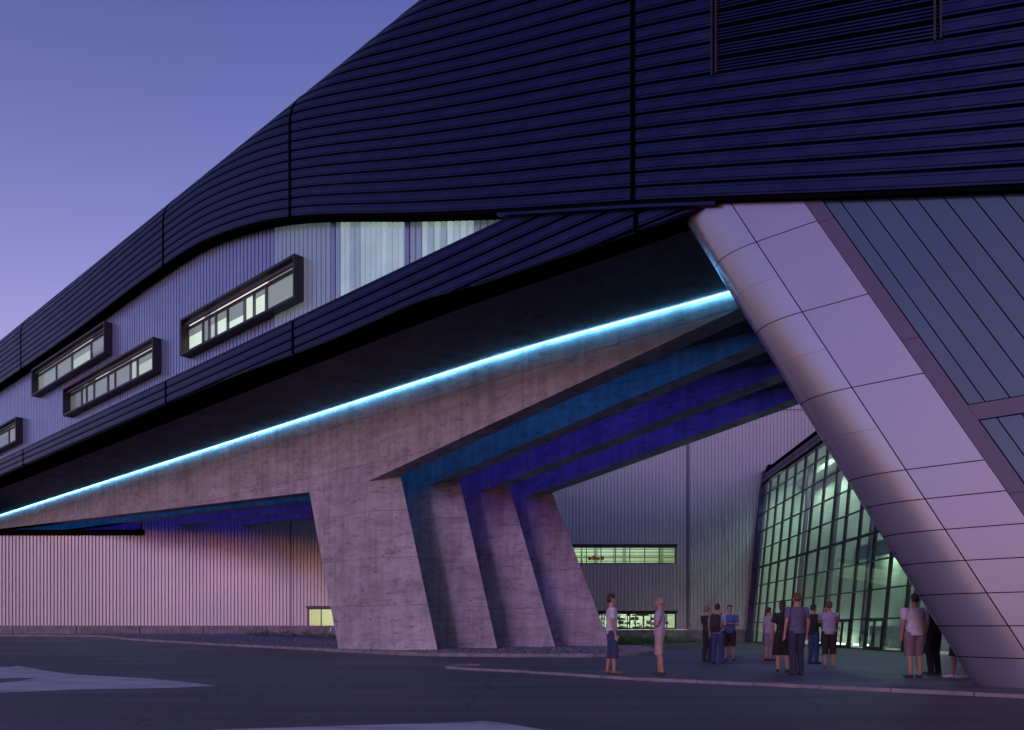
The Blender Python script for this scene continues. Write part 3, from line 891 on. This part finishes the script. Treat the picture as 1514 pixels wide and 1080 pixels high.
for k, h in enumerate(rowsH):
    t = .15 if k == 4 else .07
    for a, b in zip(cols, cols[1:]):
        gadd('transom', gbar(b + .036, a - .036, -.04, .06, h - t / 2, h + t / 2), M['frame'])
DOORS = {5, 9, 11}
for ci, (a, b) in enumerate(zip(cols, cols[1:])):
    for k in range(len(rowsH) - 1):
        lo, hi = rowsH[k] + .03, rowsH[k + 1] - .03
        if ci in DOORS and k == 0:
            dr = MB()
            for z0, z1 in ((b + .04, (a + b) / 2 - .01), ((a + b) / 2 + .01, a - .04)):
                for q in ((z0, z0 + .07, lo, hi), (z1 - .07, z1, lo, hi), (z0 + .07, z1 - .07, lo, lo + .12), (z0 + .07, z1 - .07, hi - .09, hi)):
                    me = gbar(q[0], q[1], -.07, .01, q[2], q[3]); base = len(dr.v)
                    dr.v += [tuple(v.co) for v in me.vertices]; dr.f += [tuple(base + i_ for i_ in p.vertices) for p in me.polygons]
            d = gadd('entrance_door', mesh('m', dr.v, dr.f), M['frame'])
            for z0, z1 in ((b + .11, (a + b) / 2 - .08), ((a + b) / 2 + .08, a - .11)):
                gadd('door_pane', gbar(z0, z1, -.03, -.018, lo + .12, hi - .09), M['hallglass'], d)
            for z0 in ((a + b) / 2 - .16, (a + b) / 2 + .13):
                gadd('door_handle', gbar(z0, z0 + .03, -.13, -.10, -.2, .15), M['trim'], d)
        else:
            gadd('pane', gbar(b + .036, a - .036, -.004, .008, lo, hi), M['hallglass'])
# end post, roof band with three ribs, roof, floor, inner walls
pm = MB(); rws = []
for h in list(np.linspace(-1, 11.0, 8)) + [11.6, 12.0, 12.25, 12.35]:
    off = 0 if h < 11.2 else .55 * (h - 11.2) ** 2
    rws.append([GP(61.95 - 0, .6, h), GP(61.95 - off * 2.2, -.16, h), GP(61.40 - off * 2.2, -.16, h), GP(61.40 - off * 2.2, .35, h)])
pm.grid(rws); gadd('end_post', mesh('m', pm.v, pm.f), M['clad'])
for k in range(3):
    for z0, z1 in ((ZN, 53.6), (53.7, 61.4)):
        h = 11.16 + k * .36; rws = []
        for z in (z0, z1):
            rws.append([GP(z, tt + k * k * .05 - .16, h + dv * 1.07) for dv, tt in PROFILE])
        pm = MB(); pm.grid(rws, True); gadd('roof_band', mesh('m', pm.v, pm.f), M['clad'])
pm = MB(); pm.grid([[GP(z, .2, 12.26), GP(z, 16, 12.6)] for z in (ZN, 61.9)]); pm.grid([[GP(z, -.1, 11.13), GP(z, -.1, 12.2), GP(z, .3, 12.26)] for z in (ZN, 61.9)])
gadd('roof', mesh('m', pm.v, pm.f), M['black'])
pm = MB(); pm.grid([[GP(z, .3, 11.12), GP(z, 2.0, 11.12)] for z in (ZN, 61.8)]); pm.grid([[GP(z, 2.6, 11.12), GP(z, 3.6, 11.12)] for z in (ZN, 61.8)]); gadd('ceiling', mesh('m', pm.v, pm.f), M['white'])
pm = MB(); pm.grid([[GP(z, .1, -.985), GP(z, 9, -.985)] for z in (ZN, 61.8)]); gadd('floor', mesh('m', pm.v, pm.f), M['floor'])
pm = MB(); pm.grid([[GP(z, 3.6, -1), GP(z, 3.6, 12.2)] for z in (ZN, 61.8)]); pm.grid([[GP(61.8, t, -1), GP(61.8, t, 11.12)] for t in (.1, 9)]); pm.grid([[GP(ZN, t, -1), GP(ZN, t, 11.12)] for t in (.1, 9)])
M['inner'] = simple('pale_green_wall', (.60, .68, .65), .6, 0, noise=.16, nscale=.5)
gadd('inner_wall', mesh('m', pm.v, pm.f), M['inner'])
for t in (2.2,):
    for q in range(6):
        z0 = 33 + q * 4.7
        gadd('ceiling_lamp', gbar(z0, z0 + 3.2, t, t + .2, 11.40, 11.46), M['lampg'])
gadd('gallery_slab', gbar(31, 47, 2.3, 3.58, 4.3, 4.7), M['inner'])
for q in range(4):
    gadd('gallery_lamp', gbar(32 + q * 3.8, 34.0 + q * 3.8, 2.9, 3.1, 4.22, 4.29), M['hall_fill'])
for q in range(7):  # fill lights added along the floor to brighten the inner wall
    gadd('hall_fill_light', gbar(32 + q * 4.2, 34.4 + q * 4.2, 2.7, 2.85, -.96, -.9), M['hall_fill'])
for z in (36, 42, 48, 54):
    gadd('steel_column', gbar(z, z + .25, 1.2, 1.45, -.98, 11.1), M['trim'])
gadd('gallery_parapet', gbar(31, 47, 2.22, 2.29, 3.95, 4.8), M['inner'])
gadd('reception_counter', gbar(34, 44, 2.4, 3.2, -.98, .15), M['white'])
tag(gh, 'green lit glazed entrance hall with leaning gridded glass front right of the tall hall', 'building')
under(lowhall); under(tall)
for o in list(lowhall.children) + list(tall.children):
    if 'placed' in o: del o['placed']

# ground cover in front of the halls
def cover(name, lab, x0, x1, y0, y1, hgt, count, seed):
    rr = random.Random(seed); mb = MB()
    for _ in range(count):
        u = rr.random(); y = rr.uniform(y0, y1); xr_ = x1 if y1 - y0 < 6 else 6.2 + (y - y0) * .56; x = x0 + (xr_ - x0) * u
        edge = min(1, min(u, 1 - u) * 8)
        base = Vector((x, y, GH(x, y) + .02)); z = rr.random() * hgt * (.55 + .45 * math.sin(x * 2.3 + y) ** 2) * (.4 + .6 * edge)
        a = rr.uniform(0, 6.28); sz = rr.uniform(.05, .12); t = rr.uniform(-.5, .9)
        d = Vector((math.cos(a), math.sin(a), t)) * sz; w = Vector((-math.sin(a), math.cos(a), rr.uniform(-.3, .3))) * sz * .45
        p = base + Vector((0, 0, z))
        mb.add([p - w, p + d * .5 - w * .3, p + d, p + d * .4 + w], [(0, 1, 2, 3)])
    o = mb.build(name, M['leaf']); tag(o, lab, 'plants', None, 'stuff')
cover('ground_cover', 'low green planting along the tall hall behind the standing men', 4.2, 14.6, 45.5, 60.5, .45, 26000, 1)
cover('ground_cover', 'dark green planting strip under the small lit window', -19.5, -11.5, 56.5, 59.5, .5, 5000, 2)

# PEOPLE
exec_people = True
def spheres_mesh(sph, vox, cuts=(), smooth=4):
    """sph: list of (center, (rx,ry,rz)); fused into one surface"""
    mb = MB()
    for c, r in sph:
        if not isinstance(r, (tuple, list)): r = (r, r, r)
        b = len(mb.v)
        mb.v += [(c[0] + x * r[0], c[1] + y * r[1], c[2] + z * r[2]) for x, y, z in UNIT[0]]
        mb.f += [tuple(b + i for i in f_) for f_ in UNIT[1]]
    me = mesh('tmp', mb.v, mb.f)
    o = bpy.data.objects.new('tmp', me); COL.objects.link(o)
    rm = o.modifiers.new('r', 'REMESH'); rm.mode = 'VOXEL'; rm.voxel_size = vox; rm.use_smooth_shade = True
    sm = o.modifiers.new('s', 'SMOOTH'); sm.factor = .5; sm.iterations = smooth
    dg = bpy.context.evaluated_depsgraph_get()
    me2 = bpy.data.meshes.new_from_object(o.evaluated_get(dg))
    bpy.data.objects.remove(o); bpy.data.meshes.remove(me)
    if cuts:
        bm = bmesh.new(); bm.from_mesh(me2)
        for co, no in cuts:
            bmesh.ops.bisect_plane(bm, geom=bm.verts[:] + bm.edges[:] + bm.faces[:], plane_co=co, plane_no=no, clear_outer=True)
        bm.to_mesh(me2); bm.free()
    for p in me2.polygons: p.use_smooth = True
    return me2
bm = bmesh.new(); bmesh.ops.create_icosphere(bm, subdivisions=2, radius=1)
bm.verts.index_update()
UNIT = ([tuple(v.co) for v in bm.verts], [tuple(v.index for v in f_.verts) for f_ in bm.faces]); bm.free()
def chain(pts, rad, n=None):
    """tapering run of spheres through pts"""
    out = []
    for (a, ra), (b, rb) in zip(zip(pts, rad), list(zip(pts, rad))[1:]):
        a, b = Vector(a), Vector(b); ln = (b - a).length
        mn = min(ra, rb); k = max(2, int(ln / max(.008, mn * .45)) + 1)
        for i in range(k + 1):
            t = i / k; r = ra + (rb - ra) * t; out.append((tuple(a.lerp(b, t)), r))
    return out

SKIN = simple('skin', (.42, .24, .17), .55, 0, noise=.08)
def cloth(name, c): return simple(name, c, .85, 0, noise=.22, nscale=7, bump=.2, bscale=7)
HAIR = {'dark': simple('dark_hair', (.03, .022, .018), .6), 'brown': simple('brown_hair', (.10, .065, .04), .6), 'fair': simple('fair_hair', (.22, .15, .09), .6), 'grey': simple('grey_hair', (.25, .24, .23), .6)}

ARMS = {   # elbow, wrist, fingertip direction for a right arm (x mirrored for the left)
    'hang': ((.245, -.03, 1.13), (.255, .04, .88), (0, .15, -1)),
    'bent': ((.235, -.05, 1.13), (.17, .20, 1.07), (-.6, .8, .1)),
    'folded': ((.25, .04, 1.13), (-.02, .20, 1.16), (-1, .1, .1)),
    'pocket': ((.29, -.06, 1.13), (.20, .03, .92), (-.1, .3, -1)),
    'photo': ((.22, .20, 1.20), (.07, .33, 1.48), (-.4, .2, .9)),
    'hip': ((.36, -.10, 1.16), (.19, .02, 1.02), (-.7, .4, -.5)),
}
def person(px, py, height, heading, label, shirt, bottom, hair='dark', arms=('hang', 'hang'), cut='shorts', shoe=(.05, .045, .04), stride=0.0, sleeve=.55, head_turn=0.0, hairlen=0, build=1.0):
    base = ground_px(px, py)
    k = height / 1.75
    W = build
    body = []
    # head
    hd = []
    hd += [((0, -.012, 1.665), (.077, .096, .085)), ((0, .012, 1.61), (.066, .082, .075)), ((0, .03, 1.565), (.050, .062, .045)), ((0, .048, 1.548), (.03, .04, .026)),
           ((0, .100, 1.612), (.012, .016, .022)), ((0, .092, 1.635), (.010, .012, .02)), ((0, .088, 1.575), (.024, .012, .012)),
           ((-.078, -.005, 1.615), (.011, .022, .033)), ((.078, -.005, 1.615), (.011, .022, .033)), ((-.03, .078, 1.655), (.026, .016, .010)), ((.03, .078, 1.655), (.026, .016, .010))]
    ct, st = math.cos(head_turn), math.sin(head_turn)
    body += [((x * ct - y * st, x * st + y * ct, z), r) for (x, y, z), r in hd]
    body += chain([(0, -.02, 1.42), (0, -.008, 1.56)], [.062, .056])
    tors = [(.90, .155, .115), (.96, .165, .12), (1.02, .155, .112), (1.08, .147, .106), (1.14, .15, .108), (1.20, .160, .114), (1.26, .168, .118), (1.32, .172, .116), (1.37, .165, .102), (1.41, .135, .082)]
    tors = [(z, rx * W, ry * W) for z, rx, ry in tors]
    body += [((0, -.005, z), (rx, ry, .05)) for z, rx, ry in tors]
    legs, shirt_s, bot_s, shoes = {}, [], [], []
    shirt_s += [((0, -.005, z), (rx + .022, ry + .024, .06)) for z, rx, ry in tors]
    shirt_s += [((0, -.005, .90), (.18 * W, .14 * W, .06))]
    bot_s += [((0, -.005, z), (rx + .014, ry + .016, .06)) for z, rx, ry in tors[:3]]
    for sd, ap in ((-1, arms[0]), (1, arms[1])):
        sh = Vector((sd * .185 * W, -.01, 1.385))
        e, w_, fd = [Vector((q[0] * sd, q[1], q[2])) for q in ARMS[ap]]
        e.x *= .5 + .5 * W
        body += chain([sh, e, w_], [.056 * W, .042, .028])
        fd = fd.normalized()
        side = fd.cross(Vector((0, 0, 1)) if abs(fd.z) < .8 else Vector((0, 1, 0))); side = side.normalized()
        if ap in ('hang', 'pocket'): side = Vector((0, 1, 0)); side = (side - fd * side.dot(fd)).normalized()
        palm = w_ + fd * .05
        body += chain([w_, palm, w_ + fd * .085], [.026, .030, .026])
        bend = side.cross(fd).normalized() * (-sd)
        for q, ln in zip((-1.5, -.5, .5, 1.5), (.062, .078, .084, .074)):
            r0 = w_ + fd * .08 + side * (q * .019)
            m_ = r0 + fd * ln * .55 + bend * .008
            body += chain([r0, m_, m_ + fd * ln * .4 + bend * .022], [.0105, .010, .0085])
        th = w_ + fd * .035 + side * .028
        body += chain([th, th + side * .03 + fd * .03, th + side * .03 + fd * .06 + bend * .01], [.013, .0115, .0095])
        # sleeve
        se = sh.lerp(e, sleeve)
        shirt_s += chain([sh + Vector((0, 0, .005)), se], [.075 * W, .066])
        # leg
        fwd = stride * sd
        hip = Vector((sd * .09 * W, 0, .90)); kn = Vector((sd * .10, .02 + fwd * .45, .49)); an = Vector((sd * .105, -.03 + fwd, .085))
        body += chain([hip, hip.lerp(kn, .5) , kn], [.086 * W, .075 * W, .056])
        cf = kn.lerp(an, .33) + Vector((0, -.018, 0))
        body += chain([kn, cf, an], [.052, .055, .036])
        body += chain([an + Vector((0, -.03, -.04)), an + Vector((sd * .02, .14, -.055))], [.036, .028])
        shoes.append([(tuple(an + Vector((sd * .02 * t, -.035 + .2 * t, -.045 - .012 * t))), (.045 - .006 * abs(t - .6), .05, .045 - .018 * t)) for t in np.linspace(0, 1, 7)])
        if cut == 'trousers':
            bot_s += chain([hip, kn, an + Vector((0, -.005, -.02))], [.104 * W, .080, .064])
        elif cut == 'shorts':
            bot_s += chain([hip, kn + Vector((0, 0, .0)), kn + Vector((0, 0, -.06))], [.106 * W, .090, .09])
        elif cut == 'long_shorts':
            bot_s += chain([hip, kn, kn.lerp(an, .45)], [.108 * W, .092, .088])
        else:   # skirt
            bot_s += chain([hip, kn], [.125 * W, .155])
    hem = {'trousers': .045, 'shorts': .46, 'long_shorts': .34, 'skirt': .42}[cut]
    o = obj('person', spheres_mesh(body, .0115, smooth=3), SKIN)
    tag(o, label, 'person')
    sm_ = spheres_mesh(shirt_s, .014, cuts=[(Vector((0, 0, .865)), Vector((0, 0, -1))), (Vector((0, 0, 1.452)), Vector((0, 0, 1)))])
    obj('shirt', sm_, cloth('shirt_cloth', shirt), o)
    bm_ = spheres_mesh(bot_s, .014, cuts=[(Vector((0, 0, hem)), Vector((0, 0, -1))), (Vector((0, 0, 1.03)), Vector((0, 0, 1)))])
    obj({'trousers': 'trousers', 'shorts': 'shorts', 'long_shorts': 'shorts', 'skirt': 'skirt'}[cut], bm_, cloth('leg_cloth', bottom), o)
    for q in shoes:
        obj('shoe', spheres_mesh(q, .01, cuts=[(Vector((0, 0, .003)), Vector((0, 0, -1)))]), cloth('shoe_leather', shoe), o)
    hs = [((0, -.018, 1.675), (.084, .102, .088)), ((0, -.04, 1.63), (.080, .085, .075))]
    if hairlen: hs += [((0, -.06, 1.56), (.07, .06, .09)), ((0, -.07, 1.48), (.06, .045, .08))]
    hs = [((x * ct - y * st, x * st + y * ct, z), r) for (x, y, z), r in hs]
    cutn = Vector((-st, ct, -.95 if not hairlen else -.35)).normalized()
    hm = spheres_mesh(hs, .012, cuts=[(Vector((-st * .035, ct * .035, 1.655)), cutn)], smooth=2)
    obj('hair', hm, HAIR[hair], o)
    o.location = base; o.scale = (k, k, k); o.rotation_euler = (0, 0, heading)
    return o
# heading: 0 looks away from the camera (+Y), positive turns to the left
P1 = person(905, 996.5, 1.77, R(-90), 'man in white tee and long blue shorts standing beside the last concrete pier', (.62, .60, .64), (.035, .055, .13), 'dark', ('pocket', 'hang'), 'long_shorts', (.22, .12, .07), .06)
P2 = person(975, 998, 1.68, R(75), 'person in lilac grey tee and beige shorts facing the man in white', (.40, .36, .45), (.42, .33, .30), 'grey', ('folded', 'pocket'), 'shorts', (.06, .05, .06), .04)
P3 = person(1046, 978.5, 1.70, R(-60), 'man in black tee and black trousers standing left of the backpack wearer', (.03, .025, .03), (.02, .02, .025), 'fair', ('folded', 'folded'), 'trousers', stride=.03)
P4 = person(1061, 981.5, 1.72, R(-35), 'man in light blue shirt and jeans with a dark backpack', (.28, .36, .55), (.03, .05, .16), 'dark', ('hang', 'bent'), 'trousers', stride=.05)
P5 = person(1079, 977.5, 1.74, R(165), 'man in bright blue tee and dark shorts facing the backpack wearer', (.06, .13, .36), (.04, .02, .025), 'dark', ('folded', 'folded'), 'shorts')
P6 = person(1137, 977, 1.68, R(-70), 'person in pale shirt and grey shorts half hidden behind the couple', (.36, .36, .50), (.22, .19, .25), 'dark', ('bent', 'hang'), 'shorts')
P7 = person(1157, 994, 1.66, R(-25), 'woman in black top and short black skirt behind the man in slate tee', (.018, .016, .02), (.012, .011, .014), 'dark', ('hang', 'hang'), 'skirt', hairlen=1, build=.92)
P8 = person(1178, 998, 1.78, R(10), 'man in slate grey tee and dark jeans with his back to the camera', (.11, .11, .20), (.025, .03, .065), 'brown', ('hang', 'hang'), 'trousers', stride=.04, build=1.06)
P9 = person(1203, 982, 1.70, R(-60), 'person in black jacket and blue jeans carrying a dark shoulder bag', (.02, .02, .025), (.03, .055, .17), 'dark', ('bent', 'bent'), 'trousers', sleeve=.95)
P10 = person(1226, 986.5, 1.72, R(-15), 'person in pale grey shirt and long dark shorts taking a photo', (.34, .34, .48), (.025, .02, .022), 'brown', ('photo', 'photo'), 'long_shorts', (.3, .17, .10), .07, build=1.05)
P11 = person(1352, 1002.5, 1.72, R(5), 'broad person in white tee and grey shorts standing beside the leaning leg', (.60, .58, .68), (.20, .16, .19), 'dark', ('hang', 'hang'), 'shorts', build=1.18)
P12 = person(1380, 998, 1.74, R(20), 'person in black clothes between the white tee wearer and the leaning leg', (.012, .012, .014), (.015, .014, .017), 'dark', ('hang', 'hip'), 'trousers', build=1.05)
P13 = person(1416, 1003, 1.70, R(80), 'bare legged person in white sneakers mostly hidden behind the leaning leg', (.10, .10, .14), (.03, .03, .035), 'brown', ('hang', 'hang'), 'shorts', (.65, .65, .68), .08)

def bag(p, name, label, cat, size, off, mat, straps):
    """soft bag resting on a person's back or hip, given in that person's own axes"""
    s_ = []
    for ix in (-1, 0, 1):
        for iz in np.linspace(-1, 1, 5):
            s_.append(((ix * size[0] * .5, 0, iz * size[2] * .7), (size[0] * .6, size[1] * (1 - .25 * abs(iz)), size[2] * .45)))
    o = obj(name, spheres_mesh(s_, .014), mat); tag(o, label, cat)
    pk = spheres_mesh([((0, -size[1] * .8, -size[2] * .35), (size[0] * .65, size[1] * .45, size[2] * .38))], .014)
    obj('pocket', pk, mat, o)
    for st_ in straps:
        obj('strap', spheres_mesh([(c, (.018, .01, .014)) for c, r in chain([Vector(q) - Vector(off) for q in st_], [.03] * len(st_))], .009), mat, o)
    m = Matrix.Translation(p.location) @ Matrix.Rotation(p.rotation_euler.z, 4, 'Z') @ Matrix.Scale(p.scale.x, 4) @ Matrix.Translation(off)
    o.matrix_world = m
    return o
BAG = cloth('bag_cloth', (.035, .025, .03))
bag(P4, 'backpack', 'dark backpack on the man in light blue shirt', 'backpack', (.15, .085, .24), (0, -.215, 1.18), BAG,
    [[(sd * .12, -.15, 1.34), (sd * .13, -.03, 1.475), (sd * .13, .10, 1.40), (sd * .14, .125, 1.25), (sd * .16, 0.02, 1.06), (sd * .13, -.16, 1.0)] for sd in (-1, 1)])
bag(P9, 'shoulder_bag', 'dark shoulder bag at the hip of the person in black jacket', 'bag', (.13, .07, .14), (-.20, -.12, 1.0), BAG,
    [[(-.2, -.12, 1.1), (-.10, -.145, 1.28), (.10, -.07, 1.455), (.13, .04, 1.44), (.05, .15, 1.28), (-.14, .13, 1.1), (-.2, -.08, 1.06)]])
# small camera held up by the photographer
cm = MB(); cm.box(-.055, .055, -.016, .016, -.035, .035)
co = cm.build('compact_camera', M['black']); tag(co, 'small compact camera with flash held up by the person in pale grey shirt', 'camera')
lm_ = MB(); pr = [(math.cos(a) * .024, math.sin(a) * .024) for a in np.linspace(0, 2 * math.pi, 17)[:-1]]
lm_.grid([[Vector((x, .016, z)) for x, z in pr + pr[:1]], [Vector((x * .85, .045, z * .85)) for x, z in pr + pr[:1]]]); lm_.add([Vector((x * .85, .045, z * .85)) for x, z in pr], [tuple(range(16))])
lm_.build('lens', M['frame'], co)
fl = MB(); fl.box(.03, .05, -.024, .018, .018, .032); fl.build('flash', emit('camera_flash', (1, 1, 1), 30), co)
co.matrix_world = Matrix.Translation(P10.location) @ Matrix.Rotation(P10.rotation_euler.z, 4, 'Z') @ Matrix.Translation((.02, .37, 1.57))
